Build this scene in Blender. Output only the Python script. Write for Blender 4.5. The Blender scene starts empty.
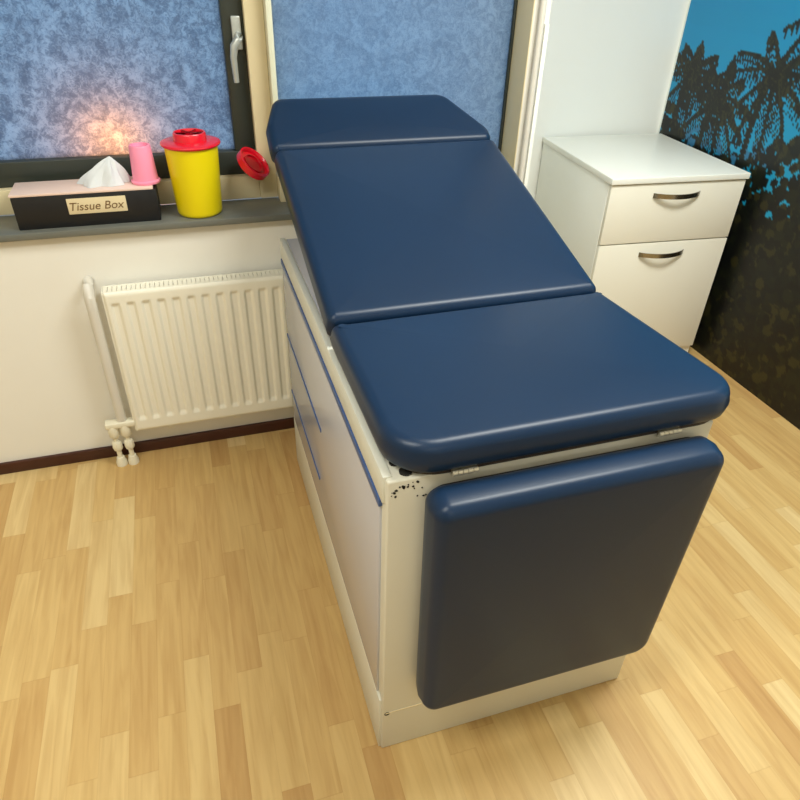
import bpy, bmesh, math, random
from mathutils import Vector, Matrix
random.seed(4)
C = bpy.context.scene.collection
PI = math.pi
# ------------------------------------------------ camera
H = 1.6
cam_d = bpy.data.cameras.new('camera'); cam = bpy.data.objects.new('camera', cam_d); C.objects.link(cam)
cam_d.sensor_width = 36; cam_d.lens = 659/800*36; cam_d.clip_start = .02
right = Vector((.95422684, -.29779227, .02776496)); down = Vector((-.14866425, -.55281771, -.81993385)); fwd = Vector((.25951893, .77827524, -.57178456))
M = Matrix.Identity(4)
for i in range(3):
    M[i][0] = right[i]; M[i][1] = -down[i]; M[i][2] = -fwd[i]
M.translation = Vector((0, 0, H))
cam.matrix_world = M
bpy.context.scene.camera = cam
# ------------------------------------------------ light
vs = bpy.context.scene.view_settings
vs.view_transform = 'Standard'; vs.look = 'None'; vs.gamma = 1; vs.exposure = -0.17
w = bpy.data.worlds.new('dusk'); bpy.context.scene.world = w; w.use_nodes = True
w.node_tree.nodes['Background'].inputs[0].default_value = (.21, .46, .80, 1)
w.node_tree.nodes['Background'].inputs[1].default_value = 1.3
def area(name, loc, sx, sy, power, col):
    l = bpy.data.lights.new(name, 'AREA'); l.shape = 'RECTANGLE'; l.size = sx; l.size_y = sy; l.energy = power; l.color = col
    o = bpy.data.objects.new(name, l); C.objects.link(o); o.location = loc
    return o
area('ceiling_lamp_light', (1.25, 1.0, 2.57), 1.2, .5, 68, (.97, .985, .93))
area('ceiling_lamp_light', (-.8, .35, 2.57), 1.2, .5, 40, (.98, .985, .92))
area('ceiling_lamp_light', (.3, -1.5, 2.57), 1.2, .5, 14, (.98, .985, .92))
pl = bpy.data.lights.new('street_glow', 'POINT'); pl.energy = 1.5; pl.color = (1, .36, .03); pl.shadow_soft_size = .03
po = bpy.data.objects.new('street_glow', pl); C.objects.link(po); po.location = (-.20, 2.42, 1.06)

# ------------------------------------------------ materials
def lin(c):
    return tuple((x/255/12.92 if x/255 <= .04045 else ((x/255+.055)/1.055)**2.4) for x in c) + (1,)
def mat(name, col, rough=.5, metal=0, spec=.5, coat=0, bump=None, var=None):
    m = bpy.data.materials.new(name); m.use_nodes = True; nt = m.node_tree; b = nt.nodes['Principled BSDF']
    c = lin(col) if max(col) > 1.01 else tuple(col)+(1,)
    b.inputs['Base Color'].default_value = c; b.inputs['Roughness'].default_value = rough; b.inputs['Metallic'].default_value = metal
    b.inputs['Specular IOR Level'].default_value = spec; b.inputs['Coat Weight'].default_value = coat; b.inputs['Coat Roughness'].default_value = .25
    tc = nt.nodes.new('ShaderNodeTexCoord')
    if bump:
        n = nt.nodes.new('ShaderNodeTexNoise'); n.inputs['Scale'].default_value = bump[0]; n.inputs['Detail'].default_value = 4
        bp = nt.nodes.new('ShaderNodeBump'); bp.inputs['Strength'].default_value = bump[1]; bp.inputs['Distance'].default_value = bump[2] if len(bump) > 2 else .002
        nt.links.new(tc.outputs['Object'], n.inputs['Vector']); nt.links.new(n.outputs['Fac'], bp.inputs['Height']); nt.links.new(bp.outputs[0], b.inputs['Normal'])
    if var:
        n = nt.nodes.new('ShaderNodeTexNoise'); n.inputs['Scale'].default_value = var[0]; n.inputs['Detail'].default_value = 3
        mx = nt.nodes.new('ShaderNodeMix'); mx.data_type = 'RGBA'
        mx.inputs[6].default_value = c; mx.inputs[7].default_value = tuple(x*var[1] for x in c[:3])+(1,)
        nt.links.new(tc.outputs['Object'], n.inputs['Vector']); nt.links.new(n.outputs['Fac'], mx.inputs[0]); nt.links.new(mx.outputs[2], b.inputs['Base Color'])
    return m
m_wall = mat('wall_paint', (238, 235, 224), .7, bump=(60, .1), var=(3, .93))
m_alcove = mat('white_paint', (240, 242, 236), .6, bump=(60, .05))
m_ceil = mat('ceiling_paint', (235, 233, 225), .9)
m_base = mat('baseboard_brown', (70, 32, 18), .45, var=(9, .6))
m_frame = mat('cream_paint', (226, 212, 172), .45, var=(8, .93))
m_bead = mat('pale_bead', (225, 226, 200), .45)
m_sash = mat('dark_sash', (50, 56, 50), .4, var=(6, .8))
m_sill = mat('grey_sill', (112, 114, 106), .3, var=(25, .8))
m_rad = mat('radiator_enamel', (236, 232, 214), .35)
m_valve = mat('valve_cream', (232, 226, 202), .4)
m_slot = mat('dark_slot', (92, 84, 66), .6)
m_vinyl = mat('navy_vinyl', (.0070, .0235, .058), .34, spec=.27, coat=.0, bump=(420, .12, .001), var=(4, .8))
m_board = mat('dark_board', (46, 36, 26), .6)
m_metal = mat('cream_enamel_metal', (214, 211, 194), .38, var=(4, .95))
m_rail = mat('pale_rail', (214, 214, 200), .35)
m_lam = mat('grey_laminate', (190, 191, 198), .2, spec=.7, var=(3, .93))
m_blue = mat('blue_trim', (58, 88, 140), .4)
m_hinge = mat('hinge_metal', (200, 195, 175), .35, metal=.6)
m_black = mat('black', (14, 15, 18), .5)
m_hole = mat('hole_dark', (20, 18, 12), .8)
m_chrome = mat('satin_chrome', (150, 145, 135), .25, metal=1)
m_silver = mat('silver_handle', (185, 190, 185), .35, metal=.5)
m_cab = mat('white_melamine', (238, 238, 228), .35)
m_cabfront = mat('white_drawer_melamine', (236, 232, 216), .38)
m_yellow = mat('yellow_plastic', (236, 216, 10), .35, spec=.4)
m_red = mat('red_plastic', (222, 18, 42), .25, coat=.3)
m_reddark = mat('red_plastic_inner', (200, 14, 34), .3)
m_pink = mat('pink_plastic', (250, 150, 180), .4)
m_tissue = mat('white_tissue', (215, 219, 220), .9)
m_boxtop = mat('pale_box_lid', (232, 205, 190), .5)
m_plate = mat('cream_label', (222, 205, 165), .6)
m_ink = mat('brown_ink', (110, 80, 40), .6)
m_pipe = mat('pipe_paint', (214, 209, 196), .4)

def floor_mat():
    m = bpy.data.materials.new('beech_strip_floor'); m.use_nodes = True; nt = m.node_tree; N = nt.nodes; L = nt.links; b = N['Principled BSDF']
    tc = N.new('ShaderNodeTexCoord'); sp = N.new('ShaderNodeSeparateXYZ'); L.new(tc.outputs['Object'], sp.inputs[0])
    def mth(op, a, bb=None):
        n = N.new('ShaderNodeMath'); n.operation = op
        for i, v in enumerate((a, bb)):
            if v is None: continue
            if isinstance(v, (int, float)): n.inputs[i].default_value = v
            else: L.new(v, n.inputs[i])
        return n.outputs[0]
    xr = mth('DIVIDE', sp.outputs[0], .0665); row = mth('FLOOR', xr)
    wn = N.new('ShaderNodeTexWhiteNoise'); wn.noise_dimensions = '1D'; L.new(row, wn.inputs['W'])
    yy = mth('ADD', mth('DIVIDE', sp.outputs[1], .43), mth('MULTIPLY', wn.outputs[0], 9.0)); cell = mth('FLOOR', yy)
    cv = N.new('ShaderNodeCombineXYZ'); L.new(row, cv.inputs[0]); L.new(cell, cv.inputs[1])
    w2 = N.new('ShaderNodeTexWhiteNoise'); w2.noise_dimensions = '2D'; L.new(cv.outputs[0], w2.inputs['Vector'])
    r = N.new('ShaderNodeValToRGB'); L.new(w2.outputs[0], r.inputs[0])
    cols = [(0, (190, 152, 96)), (.15, (200, 165, 106)), (.55, (206, 173, 113)), (.8, (211, 180, 120)), (1, (219, 193, 138))]
    r.color_ramp.elements[0].color = lin(cols[0][1]); r.color_ramp.elements[1].color = lin(cols[-1][1])
    for p, c in cols[1:-1]:
        e = r.color_ramp.elements.new(p); e.color = lin(c)
    # grain
    mp = N.new('ShaderNodeMapping'); mp.inputs['Scale'].default_value = (45, 3.2, 1); L.new(tc.outputs['Object'], mp.inputs[0])
    ad = N.new('ShaderNodeVectorMath'); ad.operation = 'ADD'; sc = N.new('ShaderNodeVectorMath'); sc.operation = 'SCALE'; sc.inputs['Scale'].default_value = 40
    L.new(w2.outputs['Color'], sc.inputs[0]); L.new(mp.outputs[0], ad.inputs[0]); L.new(sc.outputs[0], ad.inputs[1])
    nz = N.new('ShaderNodeTexNoise'); nz.inputs['Scale'].default_value = 1.2; nz.inputs['Detail'].default_value = 5; nz.inputs['Distortion'].default_value = .6; L.new(ad.outputs[0], nz.inputs['Vector'])
    r2 = N.new('ShaderNodeValToRGB'); L.new(nz.outputs['Fac'], r2.inputs[0])
    r2.color_ramp.elements[0].position = .3; r2.color_ramp.elements[0].color = (.80, .73, .66, 1); r2.color_ramp.elements[1].position = .62; r2.color_ramp.elements[1].color = (1, 1, 1, 1)
    mx = N.new('ShaderNodeMix'); mx.data_type = 'RGBA'; mx.blend_type = 'MULTIPLY'; mx.inputs[0].default_value = .8
    L.new(r.outputs[0], mx.inputs[6]); L.new(r2.outputs[0], mx.inputs[7])
    # thin seams
    def edge(v, wd):
        fr = mth('FRACT', v); d = mth('MINIMUM', fr, mth('SUBTRACT', 1, fr)); return mth('LESS_THAN', d, wd)
    e = mth('MAXIMUM', edge(xr, .012), edge(yy, .0035))
    mx2 = N.new('ShaderNodeMix'); mx2.data_type = 'RGBA'; mx2.blend_type = 'MULTIPLY'; L.new(mth('MULTIPLY', e, .18), mx2.inputs[0])
    L.new(mx.outputs[2], mx2.inputs[6]); mx2.inputs[7].default_value = (.62, .48, .34, 1)
    L.new(mx2.outputs[2], b.inputs['Base Color']); b.inputs['Roughness'].default_value = .38; b.inputs['Specular IOR Level'].default_value = .35
    return m
m_floor = floor_mat()

def glass_mat(name, ca, cb, scale, lo, hi):
    m = bpy.data.materials.new(name); m.use_nodes = True; nt = m.node_tree; N = nt.nodes; L = nt.links
    N.remove(N['Principled BSDF']); out = N['Material Output']
    tc = N.new('ShaderNodeTexCoord')
    n0 = N.new('ShaderNodeTexNoise'); n0.inputs['Scale'].default_value = scale*.6; n0.inputs['Detail'].default_value = 4; n0.inputs['Distortion'].default_value = 1.5
    L.new(tc.outputs['Object'], n0.inputs['Vector'])
    n1 = N.new('ShaderNodeTexNoise'); n1.inputs['Scale'].default_value = scale*1.6; n1.inputs['Detail'].default_value = 3; n1.inputs['Distortion'].default_value = 2.5
    L.new(tc.outputs['Object'], n1.inputs['Vector'])
    ad = N.new('ShaderNodeMath'); ad.operation = 'ADD'; L.new(n0.outputs['Fac'], ad.inputs[0]); L.new(n1.outputs['Fac'], ad.inputs[1])
    hf = N.new('ShaderNodeMath'); hf.operation = 'MULTIPLY'; hf.inputs[1].default_value = .5; L.new(ad.outputs[0], hf.inputs[0])
    r = N.new('ShaderNodeValToRGB'); L.new(hf.outputs[0], r.inputs[0])
    r.color_ramp.elements[0].position = lo; r.color_ramp.elements[0].color = ca+(1,); r.color_ramp.elements[1].position = hi; r.color_ramp.elements[1].color = cb+(1,)
    t = N.new('ShaderNodeBsdfTranslucent'); L.new(r.outputs[0], t.inputs[0])
    g = N.new('ShaderNodeBsdfGlossy'); g.inputs['Roughness'].default_value = .35; g.inputs[0].default_value = (.8, .85, .9, 1)
    bp = N.new('ShaderNodeBump'); bp.inputs['Strength'].default_value = .4; bp.inputs['Distance'].default_value = .003; L.new(hf.outputs[0], bp.inputs['Height']); L.new(bp.outputs[0], g.inputs['Normal'])
    mx = N.new('ShaderNodeMixShader'); mx.inputs[0].default_value = .06
    L.new(t.outputs[0], mx.inputs[1]); L.new(g.outputs[0], mx.inputs[2]); L.new(mx.outputs[0], out.inputs[0])
    return m
m_glass1 = glass_mat('frosted_leaf_glass', (.46, .48, .52), (.90, .90, .88), 44, .42, .58)
m_glass2 = glass_mat('frosted_grain_glass', (.60, .62, .66), (.90, .90, .90), 60, .40, .60)

# ------------------------------------------------ helpers
def obj(name, bm, m, parent=None, smooth=False):
    me = bpy.data.meshes.new(name); bmesh.ops.recalc_face_normals(bm, faces=bm.faces[:]); bm.to_mesh(me); bm.free()
    ms = m if isinstance(m, (list, tuple)) else [m]
    for x in ms: me.materials.append(x)
    if smooth:
        for p in me.polygons: p.use_smooth = True
        try: me.set_sharp_from_angle(angle=math.radians(38))
        except Exception: pass
    o = bpy.data.objects.new(name, me); C.objects.link(o)
    if parent: o.parent = parent
    return o
def tag(o, label, cat, group=None):
    o['label'] = label; o['category'] = cat
    if group: o['group'] = group
    return o
def empty(name, loc=(0, 0, 0)):
    o = bpy.data.objects.new(name, None); C.objects.link(o); o.location = loc; o.empty_display_size = .05; return o
def struct(o, label=None):
    o['kind'] = 'structure'
    if label: o['label'] = label
    return o
def bx(bm, a, b, r=0, seg=2, mtx=None):
    t = bmesh.new(); bmesh.ops.create_cube(t, size=1)
    for v in t.verts:
        v.co = Vector([(a[i]+b[i])/2 + v.co[i]*(b[i]-a[i]) for i in range(3)])
    if r: bmesh.ops.bevel(t, geom=t.edges[:], offset=r, segments=seg, profile=.5, affect='EDGES')
    if mtx: bmesh.ops.transform(t, matrix=mtx, verts=t.verts[:])
    me = bpy.data.meshes.new('t'); t.to_mesh(me); t.free(); bm.from_mesh(me); bpy.data.meshes.remove(me)
    return bm
def box(name, a, b, m, parent=None, r=0, seg=2):
    return obj(name, bx(bmesh.new(), a, b, r, seg), m, parent, smooth=r > 0)
def lathe(bm, prof, c=(0, 0, 0), n=48, mtx=None):
    rings = []
    for r, z in prof:
        rings.append([bm.verts.new((c[0]+r*math.cos(2*PI*k/n), c[1]+r*math.sin(2*PI*k/n), c[2]+z)) for k in range(n)] if r > 1e-6 else [bm.verts.new((c[0], c[1], c[2]+z))])
    for A, B in zip(rings, rings[1:]):
        for k in range(n):
            k2 = (k+1) % n
            if len(A) == 1 and len(B) == 1: continue
            if len(A) == 1: bm.faces.new((A[0], B[k], B[k2]))
            elif len(B) == 1: bm.faces.new((A[k], A[k2], B[0]))
            else: bm.faces.new((A[k], A[k2], B[k2], B[k]))
    if mtx: bmesh.ops.transform(bm, matrix=mtx, verts=[v for R in rings for v in R])
    return bm
def tube(bm, pts, r, n=14):
    pts = [Vector(p) for p in pts]; rings = []
    up = Vector((.3, .9, .31)).normalized()
    for i, p in enumerate(pts):
        d = (pts[min(i+1, len(pts)-1)]-pts[max(i-1, 0)]).normalized()
        a = d.cross(up).normalized(); b = d.cross(a)
        rr = r[i] if isinstance(r, (list, tuple)) else r
        rings.append([bm.verts.new(p+a*rr*math.cos(2*PI*k/n)+b*rr*math.sin(2*PI*k/n)) for k in range(n)])
    for A, B in zip(rings, rings[1:]):
        for k in range(n): bm.faces.new((A[k], A[(k+1) % n], B[(k+1) % n], B[k]))
    bm.faces.new(rings[0]); bm.faces.new(rings[-1]); return bm
def round_poly(pts, rads, n=8):
    out = []; N = len(pts)
    for i in range(N):
        p = Vector(pts[i]); a = (Vector(pts[i-1])-p); b = (Vector(pts[(i+1) % N])-p)
        ua, ub = a.normalized(), b.normalized(); r = rads[i]; ang = ua.angle(ub); d = r/math.tan(ang/2)
        cdir = (ua+ub).normalized(); cc = p+cdir*(r/math.sin(ang/2))
        s = p+ua*d-cc; e = p+ub*d-cc; a0 = math.atan2(s.y, s.x); a1 = math.atan2(e.y, e.x)
        while a1-a0 > PI: a1 -= 2*PI
        while a1-a0 < -PI: a1 += 2*PI
        for k in range(n+1):
            t = a0+(a1-a0)*k/n; out.append(cc+Vector((math.cos(t), math.sin(t)))*r)
    return out
def cushion(pts, rads, thick, er, crown=.006, ebot=.012):
    """padded slab: outline in xy (ccw), bottom at z=0"""
    P = round_poly(pts, rads)
    Q = [P[0]]
    for p in P[1:]:
        if (p-Q[-1]).length > 1e-5: Q.append(p)
    if (Q[0]-Q[-1]).length < 1e-5: Q.pop()
    # subdivide long edges so wrinkles and crown read
    S = []
    for i, p in enumerate(Q):
        q = Q[(i+1) % len(Q)]; n = max(1, int((q-p).length/.04))
        for k in range(n): S.append(p.lerp(q, k/n))
    N = len(S); nor = []
    for i in range(N):
        t = (S[(i+1) % N]-S[i-1]).normalized(); nor.append(Vector((t.y, -t.x)))
    cen = sum(S, Vector((0, 0)))/N
    area2 = sum(S[i].x*S[(i+1) % N].y-S[(i+1) % N].x*S[i].y for i in range(N))
    if area2 < 0: nor = [-n for n in nor]
    lv = []
    for k in range(4):
        a = PI/2*k/3; lv.append((ebot*(1-math.sin(a)), ebot*(1-math.cos(a))))
    lv.append((-.003, thick*.45))
    for k in range(9):
        a = PI/2*k/8; lv.append((er*(1-math.cos(a)), thick-er+er*math.sin(a)))
    bm = bmesh.new(); rings = []
    for ins, z in lv: rings.append([bm.verts.new((S[i].x-nor[i].x*ins, S[i].y-nor[i].y*ins, z)) for i in range(N)])
    last = [Vector((v.co.x, v.co.y)) for v in rings[-1]]
    for f in (.12, .25, .4, .6):
        rings.append([bm.verts.new((p.lerp(cen, f).x, p.lerp(cen, f).y, thick+crown*(1-(1-f)**2))) for p in last])
    for A, B in zip(rings, rings[1:]):
        for k in range(N): bm.faces.new((A[k], A[(k+1) % N], B[(k+1) % N], B[k]))
    bm.faces.new(rings[0][::-1]); cv = bm.verts.new((cen.x, cen.y, thick+crown))
    for k in range(N): bm.faces.new((rings[-1][k], rings[-1][(k+1) % N], cv))
    return bm

# ------------------------------------------------ setting
RX = 2.252; YW = 2.115; YA = 2.88; XE = 1.153; XR = 1.095
WL, WT, SZ = -.98, 2.25, .87
struct(box('floor', (-2.6, -2.6, -.05), (RX+.1, YA+.1, 0), m_floor))
struct(box('ceiling', (-2.6, -2.6, 2.6), (RX+.1, YA+.1, 2.65), m_ceil))
bm = bmesh.new()
bx(bm, (-2.6, YW, 0), (XE, YA, SZ-.022))
bx(bm, (-2.6, YW, SZ-.022), (WL, YA, 2.6))
bx(bm, (WL, YW, WT), (XE, YA, 2.6))
bx(bm, (XR, YW, SZ-.022), (XE, YA, WT))
# only the front 0.28 m of the window opening is modelled as solid wall below; behind it is open air
bm.free(); bm = bmesh.new(); YO = 2.40
bx(bm, (-2.6, YW, 0), (XE, YO, SZ-.022)); bx(bm, (-2.6, YW, SZ-.022), (WL, YO, 2.6)); bx(bm, (WL, YW, WT), (XE, YO, 2.6)); bx(bm, (XR, YW, SZ-.022), (XE, YO, WT))
struct(obj('wall_back', bm, m_wall))
struct(box('wall_alcove_side', (XE-.06, YO, 0), (XE, YA, 2.6), m_alcove))
struct(box('wall_alcove', (XE-.06, YA, 0), (RX+.1, YA+.1, 2.6), m_alcove))
struct(box('wall_right', (RX, -2.6, 0), (RX+.1, YA, 2.6), m_alcove))
struct(box('wall_left', (-2.7, -2.6, 0), (-2.6, YO, 2.6), m_wall))
struct(box('wall_front', (-2.6, -2.7, 0), (RX, -2.6, 2.6), m_wall))
struct(box('baseboard_back', (-2.6, YW-.014, 0), (XE, YW, .045), m_base, r=.003))
# sill
struct(box('trim_1', (WL, 2.085, SZ-.022), (XR, 2.262, SZ), m_sill, r=.004), 'grey stone window sill')

# windows
w1 = struct(empty('window_1', (-.4, 2.26, SZ)))
def P(name, a, b, m, par, r=.003):
    o = box(name, a, b, m, None, r); o.parent = par; o.matrix_parent_inverse = Matrix.Translation(par.location).inverted(); return o
FY = 2.262; LZ = .945
P('window_frame', (WL, FY, SZ), (.232, FY+.07, LZ), m_frame, w1)
P('window_frame', (WL, FY, LZ), (WL+.05, FY+.07, WT), m_frame, w1)
P('window_frame', (WL+.05, FY, WT-.05), (.232, FY+.07, WT), m_frame, w1)
bm = bmesh.new(); SY = 2.288
bx(bm, (WL+.05, SY, LZ), (.232, SY+.05, LZ+.075), .004); bx(bm, (WL+.05, SY, WT-.13), (.232, SY+.05, WT-.05), .004)
bx(bm, (WL+.05, SY, LZ+.075), (WL+.12, SY+.05, WT-.13), .004); bx(bm, (.167, SY, LZ+.075), (.232, SY+.05, WT-.13), .004)
o = obj('sash', bm, m_sash, None, True); o.parent = w1; o.matrix_parent_inverse = Matrix.Translation(w1.location).inverted()
P('glass', (WL+.12, SY+.028, LZ+.075), (.167, SY+.034, WT-.13), m_glass1, w1, 0)
# sash handle
hx, hy = .205, SY
bm = bmesh.new(); bx(bm, (hx-.011, hy-.012, 1.315), (hx+.017, hy+.002, 1.405), .004, 3)
oh = obj('handle_plate', bm, m_silver, None, True)
bm = bmesh.new(); tube(bm, [(hx+.006, hy-.005, 1.355), (hx+.006, hy-.035, 1.353), (hx, hy-.045, 1.345), (hx-.012, hy-.047, 1.33), (hx-.017, hy-.047, 1.30), (hx-.015, hy-.045, 1.232)], [.011, .011, .012, .012, .010, .008])
oh2 = obj('handle_lever', bm, m_silver, None, True)
for q in (oh, oh2): q.parent = w1; q.matrix_parent_inverse = Matrix.Translation(w1.location).inverted()
w2 = struct(empty('window_2', (.7, 2.26, SZ)))
P('mullion', (.232, FY-.004, SZ), (.290, FY+.07, WT), m_frame, w2)
F2 = 2.20
P('window_frame', (.290, F2, SZ), (XR-.004, F2+.07, LZ), m_frame, w2)
P('window_frame', (.290, F2, WT-.05), (XR-.004, F2+.07, WT), m_frame, w2)
P('bead', (.290, F2+.012, LZ), (.308, F2+.07, WT-.05), m_bead, w2)
P('bead', (.308, F2+.012, LZ), (XR-.012, F2+.05, LZ+.015), m_bead, w2)
P('gasket', (XR-.014, F2+.02, LZ), (XR-.004, F2+.05, WT-.05), m_sash, w2)
P('glass', (.308, F2+.03, LZ+.015), (XR-.012, F2+.036, WT-.05), m_glass2, w2, 0)
o = box('trim_2', (XR-.004, YW-.004, SZ), (XR, FY+.07, WT), m_frame, r=.001); struct(o, 'tan painted window reveal lining')

# radiator pipes at window corner
bm = bmesh.new(); tube(bm, [(1.117, 2.099, 0), (1.117, 2.099, 2.59)], .0105); tag(obj('heating_pipe', bm, m_pipe, None, True), 'grey painted vertical pipe between the window reveal and the white alcove', 'pipe')
bm = bmesh.new(); bx(bm, (1.134, 2.099, .045), (1.149, YW, 1.40), .003); tag(obj('cable_conduit', bm, m_cab, None, True), 'thin white cable conduit beside the vertical pipe at the window corner', 'conduit')

# mural on the right wall
def mural():
    y0, y1, z0, z1 = .55, 2.86, .0, 2.45
    nx, nz = 330, 350
    rnd = random.Random(11)
    col = [[None]*(nx+1) for _ in range(nz+1)]
    def blobs(n, r): return [(rnd.uniform(y0, y1), rnd.uniform(z0, z1), rnd.uniform(*r)) for _ in range(n)]
    for j in range(nz+1):
        z = z0+(z1-z0)*j/nz
        for i in range(nx+1):
            t = max(0, min(1, (z-.7)/1.5))
            col[j][i] = (.18-.06*t, .71-.08*t, .83-.02*t)
    def plot(y, z, r, c):
        ci = (y-y0)/(y1-y0)*nx; cj = (z-z0)/(z1-z0)*nz; ri = r/(y1-y0)*nx; rj = r/(z1-z0)*nz
        for j in range(int(cj-rj), int(cj+rj)+2):
            for i in range(int(ci-ri), int(ci+ri)+2):
                if 0 <= i <= nx and 0 <= j <= nz and ((i-ci)/max(ri, .6))**2+((j-cj)/max(rj, .6))**2 <= 1: col[j][i] = c
    greens = [(.10, .14, .12), (.16, .20, .15), (.22, .24, .16), (.08, .12, .12), (.34, .33, .20)]
    # low dark vegetation
    for k in range(5200):
        y = rnd.uniform(y0, y1); z = rnd.uniform(0, .93+.08*math.sin(y*7))
        plot(y, z, rnd.uniform(.006, .028), rnd.choice(greens))
    for j in range(int(.72/(z1-z0)*nz)):
        for i in range(nx+1):
            if col[j][i][2] > .4: col[j][i] = greens[rnd.randrange(4)]
    # pale gaps of sea
    for k in range(26):
        y = rnd.uniform(2.15, 2.7); z = rnd.uniform(.86, .98); plot(y, z, rnd.uniform(.008, .022), (.35, .6, .72))
    # palms
    for (py, pz, L) in ((2.72, 1.16, .24), (2.52, 1.08, .26), (2.25, 1.22, .32), (1.9, 1.5, .4), (1.3, 1.3, .45), (.85, 1.6, .4)):
        for s in range(60):
            f = s/60; plot(py+.05*math.sin(f*2), pz*f, .016, greens[s % 3])
        for k in range(11):
            a = k/11*2*PI+rnd.uniform(-.15, .15); ll = L*rnd.uniform(.8, 1.05)
            for s in range(34):
                f = s/34; yy = py+math.cos(a)*ll*f; zz = pz+math.sin(a)*ll*f*.9-.28*L*f*f
                g = rnd.choice(greens); plot(yy, zz, .008, g)
                for q in (-1, 1):
                    for u in range(7):
                        lf = .085*(1-f*.7)*u/7
                        plot(yy+q*lf*math.sin(a)*.8, zz-lf*1.0-q*lf*.25*math.cos(a), .0025, g) if s % 2 == 0 else None
    bm = bmesh.new(); cl = bm.loops.layers.color.new('print')
    X = RX-.006
    V = [[bm.verts.new((X, y0+(y1-y0)*i/nx, z0+(z1-z0)*j/nz)) for i in range(nx+1)] for j in range(nz+1)]
    for j in range(nz):
        for i in range(nx):
            f = bm.faces.new((V[j][i], V[j][i+1], V[j+1][i+1], V[j+1][i]))
            for lp, (a, b) in zip(f.loops, ((j, i), (j, i+1), (j+1, i+1), (j+1, i))): lp[cl] = col[a][b]+(1,)
    # give the board its thickness
    bx(bm, (X+.0005, y0, z0), (RX, y1, z1))
    m = bpy.data.materials.new('mural_print'); m.use_nodes = True; nt = m.node_tree; b = nt.nodes['Principled BSDF']; b.inputs['Roughness'].default_value = .45
    a = nt.nodes.new('ShaderNodeVertexColor'); a.layer_name = 'print'; g = nt.nodes.new('ShaderNodeGamma'); g.inputs[1].default_value = 1.6
    nt.links.new(a.outputs[0], g.inputs[0]); nt.links.new(g.outputs[0], b.inputs['Base Color'])
    me = bpy.data.meshes.new('wall_mural'); bm.to_mesh(me); bm.free(); me.materials.append(m)
    o = bpy.data.objects.new('wall_mural', me); C.objects.link(o)
    tag(o, 'large printed wall picture of dark palm trees against blue sky', 'mural')
mural()

# ------------------------------------------------ radiator
rad = empty('radiator', (-.03, 2.07, 0)); tag(rad, 'cream ribbed panel radiator under the window sill', 'radiator')
def par(o, p): o.parent = p; o.matrix_parent_inverse = Matrix.Translation(p.location).inverted(); return o
rx0, rx1, rz0, rz1, ry = -.302, .262, .145, .680, 2.035
bm = bmesh.new(); nx, nz = 300, 90; n_f = 12; pitch = (rx1-rx0)/(n_f+.35)
def sm(t): t = max(0, min(1, t)); return t*t*(3-2*t)
V = []
for j in range(nz+1):
    z = rz0+(rz1-rz0)*j/nz; row = []
    for i in range(nx+1):
        x = rx0+(rx1-rx0)*i/nx
        u = (x-rx0-pitch*.175)/pitch; fr = u-math.floor(u); d = abs(fr-.5)*pitch
        ch = sm((.0165-d)/.010) if 0 <= u < n_f else 0
        e = sm((z-(rz0+.045))/.014)*sm(((rz1-.038)-z)/.006)
        edge = min(x-rx0, rx1-x, z-rz0, rz1-z); rnd_ = .006*(1-sm(edge/.008))
        row.append(bm.verts.new((x, ry+.007*ch*e+rnd_, z)))
    V.append(row)
for j in range(nz):
    for i in range(nx): bm.faces.new((V[j][i], V[j][i+1], V[j+1][i+1], V[j+1][i]))
par(obj('front_panel', bm, m_rad, None, True), rad)
par(box('back_panel', (rx0+.004, ry+.011, rz0+.004), (rx1-.004, ry+.06, rz1-.012), m_rad, r=.003), rad)
bm = bmesh.new()
bx(bm, (rx0, ry+.006, rz1-.006), (rx1, ry+.016, rz1), .001); bx(bm, (rx0, ry+.052, rz1-.006), (rx1, ry+.062, rz1), .001)
for k in range(40):
    x = rx0+(rx1-rx0)*(k+.5)/40; bx(bm, (x-.006, ry+.01, rz1-.004), (x+.006, ry+.055, rz1-.001))
par(obj('top_grille', bm, m_rad, None, False), rad)
for s, x in enumerate((rx0-.003, rx1)): par(box('side_cover', (x, ry+.006, rz0+.003), (x+.003, ry+.062, rz1-.001), m_rad, r=.001), rad)
for x in (-.185, .05): par(box('bracket_foot', (x-.012, ry+.02, rz0-.022), (x+.012, YW, rz0+.006), m_rad, r=.003), rad)
# valve block: two pipes out of the floor
bm = bmesh.new()
for x in (-.378, -.338):
    tube(bm, [(x, 2.052, 0), (x, 2.052, .17)], .0085)
    lathe(bm, [(0, 0), (.019, 0), (.019, .012), (.013, .035), (.0, .036)], (x, 2.052, .0), 20)
    lathe(bm, [(0, 0), (.015, 0), (.017, .006), (.017, .03), (.013, .036), (0, .036)], (x, 2.052, .07), 8)
    lathe(bm, [(0, 0), (.013, 0), (.018, .008), (.018, .05), (.012, .06), (0, .06)], (x, 2.052, .125), 16)
par(obj('valve_pipes', bm, m_valve, None, True), rad)
bm = bmesh.new(); bx(bm, (-.40, 2.035, .168), (-.30, 2.07, .192), .006, 3)
par(obj('valve_block', bm, m_valve, None, True), rad)
bm = bmesh.new()
for x, r in ((-.342, .0165),):
    tube(bm, [(x, 2.056, .193), (x, 2.056, .62), (x, 2.056, .66), (x, 2.08, .69), (x, YW, .695)], r)
tag(obj('riser_pipe', bm, m_pipe, None, True), 'cream riser pipe standing on the valve left of the radiator', 'pipe')

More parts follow.
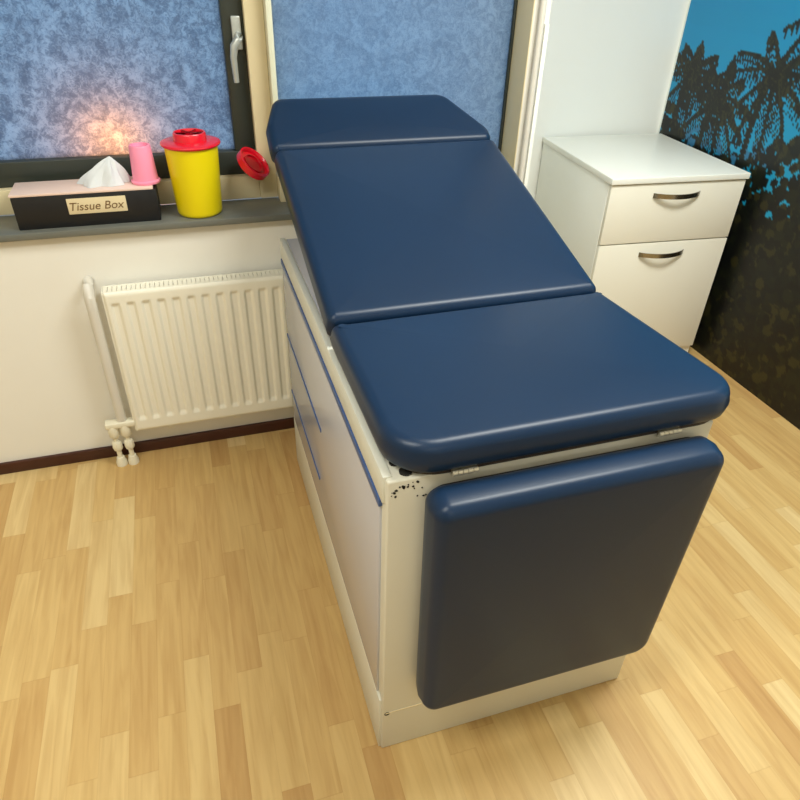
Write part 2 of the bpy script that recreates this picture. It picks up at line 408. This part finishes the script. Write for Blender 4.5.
# ------------------------------------------------ drawer cabinet
cb = empty('drawer_cabinet', (1.885, 2.54, 0)); tag(cb, 'white two drawer cabinet with bowed metal handles in the corner', 'cabinet')
cx0, cx1, cy0, cy1, ct = 1.592, 2.200, 2.225, 2.868, .842
par(box('carcass', (cx0, cy0, .052), (cx1, cy1, ct), m_cab, r=.0015), cb)
par(box('plinth', (cx0+.004, cy0-.005, 0), (cx1-.004, cy1-.01, .052), m_cabfront), cb)
par(box('top', (cx0-.006, cy0-.028, ct+.0005), (cx1+.004, cy1, ct+.025), m_cab, r=.0035, seg=3), cb)
def drawer(z0, z1, hz):
    d = empty('drawer', (1.89, cy0-.01, z0)); d.parent = cb; d.matrix_parent_inverse = Matrix.Translation(cb.location).inverted()
    f = box('drawer_front', (cx0+.002, cy0-.019, z0), (cx1-.002, cy0-.0005, z1), m_cabfront, r=.0015)
    f.parent = cb; f.matrix_parent_inverse = Matrix.Translation(cb.location).inverted()
    bpy.data.objects.remove(d)
    bm = bmesh.new(); n = 24; A = []
    xa, xb = 1.785, 1.995
    for k in range(n+1):
        t = k/n; x = xa+(xb-xa)*t; y = cy0-.019-.034*math.sin(PI*t)**.75; h = .0095
        A.append([bm.verts.new(p) for p in ((x, y, hz-h), (x, y-.0035, hz-h), (x, y-.0035, hz+h), (x, y, hz+h))])
    for a, b in zip(A, A[1:]):
        for k in range(4): bm.faces.new((a[k], a[(k+1) % 4], b[(k+1) % 4], b[k]))
    bm.faces.new(A[0]); bm.faces.new(A[-1])
    hnd = obj('handle', bm, m_chrome, None, True); hnd.parent = f
drawer(.596, ct-.004, .793)
drawer(.058, .590, .544)
cb.rotation_euler = (0, 0, math.radians(-4)); cb.location = (1.893, 2.526, 0)

# ------------------------------------------------ examination table
tb = empty('examination_table', (.57, 1.35, 0)); tag(tb, 'navy padded examination table on a cream metal cabinet base', 'examination table')
bx0, bx1, by0, by1, bz = .240, .902, .785, 1.905, .858
bm = bmesh.new(); bx(bm, (bx0+.004, by0, 0), (bx1, by1, bz), .005, 3)
body = par(obj('cabinet_base', bm, m_metal, None, True), tb)
par(box('side_rail', (bx0-.001, by0+.01, .80), (bx0+.016, by1, bz+.004), m_rail, r=.003), tb)
par(box('side_panel', (bx0-.001, by0+.028, .205), (bx0+.006, by1-.012, .782), m_lam, r=.001), tb)
par(box('side_plinth', (bx0-.001, by0+.006, .003), (bx0+.006, by1, .200), m_metal, r=.001), tb)
par(box('trim_strip', (bx0-.0035, by0+.024, .782), (bx0+.004, by1-.005, .799), m_blue, r=.001), tb)
par(box('trim_strip', (bx0-.0035, 1.36, .535), (bx0+.004, by1-.012, .545), m_blue, r=.001), tb)
par(box('trim_strip', (bx0-.0035, 1.42, .318), (bx0+.004, by1-.012, .326), m_blue, r=.001), tb)
par(box('top_tray', (bx0+.018, .95, bz+.0005), (bx1-.02, by1-.01, bz+.0025), m_lam, r=.001), tb)
# seam between front plate and plinth, holes and chipped paint at the corner
par(box('front_seam', (bx0+.012, by0-.0012, .150), (bx0+.10, by0+.002, .153), m_frame), tb)
bm = bmesh.new(); lathe(bm, [(0, 0), (.0065, 0), (.0065, .0015), (0, .0015)], (0, 0, 0), 16, Matrix.Translation((bx0+.016, by0+.001, .149)) @ Matrix.Rotation(PI/2, 4, 'X'))
par(obj('screw', bm, m_hole), tb)
for x, y, r in ((bx0+.030, by0+.045, .009), (bx0+.042, by0+.018, .0115)):
    bm = bmesh.new(); lathe(bm, [(0, 0), (r, 0), (r, .003), (r*.7, .004), (0, .004)], (x, y, bz-.0005), 20); par(obj('bolt_hole', bm, m_hole, None, True), tb)
bm = bmesh.new(); rr = random.Random(3)
for k in range(22):
    x = bx0+.012+rr.random()**1.4*.075; z = bz-.008-rr.random()**1.7*.04; s = rr.uniform(.0010, .0034)
    n = 6; vs_ = [bm.verts.new((x+s*rr.uniform(.6, 1.2)*math.cos(2*PI*i/n), by0-.0006, z+s*rr.uniform(.6, 1.2)*math.sin(2*PI*i/n))) for i in range(n)]; f = bm.faces.new(vs_)
    ex = bmesh.ops.extrude_face_region(bm, geom=[f]); bmesh.ops.translate(bm, vec=(0, .001, 0), verts=[v for v in ex['geom'] if isinstance(v, bmesh.types.BMVert)])
c = par(obj('paint_chips', bm, m_hole), tb); c['kind'] = 'stuff'

def pad(name, pts, rads, thick, er, mtx, crown=.006, board=True):
    bm = cushion(pts, rads, thick, er, crown); bmesh.ops.transform(bm, matrix=mtx, verts=bm.verts[:])
    o = par(obj(name, bm, m_vinyl, None, True), tb)
    if board:
        cenx = sum(p[0] for p in pts)/len(pts); ceny = sum(p[1] for p in pts)/len(pts)
        q = [(cenx+(p[0]-cenx)*.955, ceny+(p[1]-ceny)*.955) for p in pts]
        P2 = round_poly(q, [r*.95 for r in rads]); bm = bmesh.new()
        a = [bm.verts.new((p.x, p.y, -.009)) for p in P2]; b = [bm.verts.new((p.x, p.y, .004)) for p in P2]; n = len(P2)
        bm.faces.new(a[::-1]); bm.faces.new(b)
        for k in range(n): bm.faces.new((a[k], a[(k+1) % n], b[(k+1) % n], b[k]))
        bmesh.ops.transform(bm, matrix=mtx, verts=bm.verts[:])
        bo = obj('base_board', bm, m_board); bo.parent = o; bo.matrix_parent_inverse = Matrix.Identity(4)
        bo.matrix_parent_inverse = Matrix.Translation((0, 0, 0))
    return o
# seat: flat pad
pad('seat_pad', [(.247, .768), (.948, .768), (.905, 1.228), (.245, 1.222)], [.085, .07, .012, .012], .062, .024, Matrix.Translation((0, 0, .870)))
# backrest
def incl(y, z, deg): return Matrix.Translation((0, y, z)) @ Matrix.Rotation(math.radians(deg), 4, 'X')
T = .062
a1 = 15.5; s1, c1 = math.sin(math.radians(a1)), math.cos(math.radians(a1))
hy1, hz1 = 1.226, .936
pad('backrest_pad', [(.243, 0), (.905, 0), (.905, .700), (.243, .700)], [.02, .02, .02, .02], T, .024, incl(hy1+T*s1, hz1-T*c1, a1))
# headrest
a2 = 31; s2, c2 = math.sin(math.radians(a2)), math.cos(math.radians(a2))
hy2, hz2 = hy1+.704*c1, hz1+.704*s1-.008
pad('headrest_pad', [(.238, 0), (.908, 0), (.908, .05), (.80, .205), (.275, .205), (.240, .10)], [.02, .025, .05, .06, .035, .06], T, .024, incl(hy2+T*s2, hz2-T*c2, a2), .004)
# foot flap hanging in front
mf = Matrix(((1, 0, 0, 0), (0, 0, -1, .778), (0, 1, 0, 0), (0, 0, 0, 1)))
mf = Matrix.Translation((0, 0, .845)) @ Matrix.Rotation(math.radians(0), 4, 'X') @ Matrix(((1, 0, 0, 0), (0, 0, -1, .775), (0, 1, 0, 0), (0, 0, 0, 1)))
pad('foot_pad', [(.314, -.602), (.870, -.602), (.885, 0), (.306, 0)], [.03, .045, .03, .03], .072, .026, mf, .004)
# hinges
for x in (.355, .765):
    bm = bmesh.new()
    for k in range(5): tube(bm, [(x+.0095*k, .772, .8635), (x+.0095*k+.0085, .772, .8635)], .0055, 12)
    bx(bm, (x, .772, .8665), (x+.0465, .80, .8685)); bx(bm, (x, .774, .855), (x+.0465, .7765, .864))
    par(obj('hinge', bm, m_hinge, None, True), tb)
# lift support under the backrest
bm = bmesh.new()
for x in (.36, .80): tube(bm, [(x, 1.84, bz), (x, 1.72, 1.0)], .01)
tube(bm, [(.36, 1.72, 1.0), (.80, 1.72, 1.0)], .01)
par(obj('backrest_strut', bm, m_chrome, None, True), tb)

# ------------------------------------------------ things on the sill
# sharps container
sc = empty('sharps_container', (.028, 2.163, SZ)); tag(sc, 'yellow sharps container with red lid standing on the grey window sill', 'container')
bm = bmesh.new(); lathe(bm, [(0, 0), (.062, 0), (.067, .004), (.069, .012), (.0795, .215), (0, .215)], (.028, 2.163, SZ+.001), 56)
par(obj('bucket', bm, m_yellow, None, True), sc)
bm = bmesh.new(); lathe(bm, [(0, .206), (.079, .206), (.082, .209), (.087, .210), (.0885, .213), (.087, .217), (.082, .219), (.060, .221), (0, .221)], (.028, 2.163, SZ), 56)
lid = par(obj('lid', bm, m_red, None, True), sc)
bm = bmesh.new(); lathe(bm, [(0, .220), (.049, .220), (.048, .241), (.046, .244), (.042, .244), (.040, .238), (0, .237)], (.028, 2.163, SZ), 56)
for k in range(6):
    a = k*PI/3; bx(bm, (-.040, -.0025, .236), (.040, .0025, .243), .001, 1, Matrix.Translation((.028, 2.163, SZ)) @ Matrix.Rotation(a, 4, 'Z'))
kb = obj('turn_cap', bm, m_red, None, True); kb.parent = lid
# spare red cap leaning on the sash
cap = empty('red_cap', (0, 0, 0))
bm = bmesh.new(); lathe(bm, [(0, 0), (.052, 0), (.056, .004), (.056, .024), (.051, .026), (.048, .022), (.046, .012), (0, .011)], (0, 0, 0), 48)
o1 = obj('cap_shell', bm, m_red, cap, True)
bm = bmesh.new(); lathe(bm, [(0, .0112), (.034, .0112), (.034, .019), (.030, .019), (.029, .0125), (0, .0125)], (0, 0, 0), 40)
o2 = obj('cap_ring', bm, m_reddark, cap, True)
nrm = Vector((.58, -.40, .70)).normalized()
q = nrm.to_track_quat('Z', 'Y'); cap.rotation_mode = 'QUATERNION'; cap.rotation_quaternion = q
cap.location = (.205, 2.214, LZ+.044)
tag(cap, 'loose red round cap leaning against the dark window sash', 'cap')
# tissue box
tx = empty('tissue_box', (-.28, 2.18, SZ)); tag(tx, 'black tissue box with pale lid and name plate on the window sill', 'box')
par(box('box_body', (-.49, 2.112, SZ), (-.092, 2.235, SZ+.096), m_black, r=.003), tx)
par(box('box_lid', (-.492, 2.110, SZ+.0965), (-.100, 2.237, SZ+.104), m_boxtop, r=.002), tx)
pt = par(box('name_plate', (-.345, 2.1095, SZ+.038), (-.182, 2.1125, SZ+.084), m_plate, r=.001), tx)
fc = bpy.data.curves.new('lettering', 'FONT'); fc.body = 'Tissue Box'; fc.size = .034; fc.extrude = .0004; fc.align_x = 'RIGHT'; fc.shear = .25
to = bpy.data.objects.new('lettering', fc); C.objects.link(to); bpy.context.view_layer.update()
me = bpy.data.meshes.new_from_object(to); bpy.data.objects.remove(to); me.materials.clear(); me.materials.append(m_ink)
lt = bpy.data.objects.new('lettering', me); C.objects.link(lt); lt.matrix_world = Matrix.Translation((-.192, 2.1092, SZ+.049)) @ Matrix.Rotation(PI/2, 4, 'X')
lt.parent = pt; lt.matrix_parent_inverse = Matrix.Identity(4)
# tissue
bm = bmesh.new(); rr = random.Random(8); n = 40; rings = []
for j in range(9):
    t = j/8; row = []
    for k in range(n):
        a = 2*PI*k/n; r = (1-t)**.8*(1+.16*math.sin(5*a+j*.5)+.1*math.sin(9*a+1))
        row.append(bm.verts.new((-.238+.066*r*math.cos(a)+.03*t, 2.175+.04*r*math.sin(a), SZ+.1045+.078*t**.8)))
    rings.append(row)
for A, B in zip(rings, rings[1:]):
    for k in range(n): bm.faces.new((A[k], A[(k+1) % n], B[(k+1) % n], B[k]))
bm.faces.new(rings[0][::-1]); bm.faces.new(rings[-1])
tag(obj('tissue', bm, m_tissue, None, True), 'crumpled white tissue pulled up from the black box', 'tissue')
# pink cup
bm = bmesh.new(); cz = SZ+.1045
lathe(bm, [(0, 0), (.041, 0), (.0425, .002), (.0425, .007), (.037, .010), (.0365, .018), (.031, .105), (.029, .109), (.024, .109), (.022, .10), (0, .098)], (-.118, 2.165, cz), 40)
tag(obj('pink_cup', bm, m_pink, None, True), 'small pink plastic cup standing upside down on the black tissue box', 'cup')
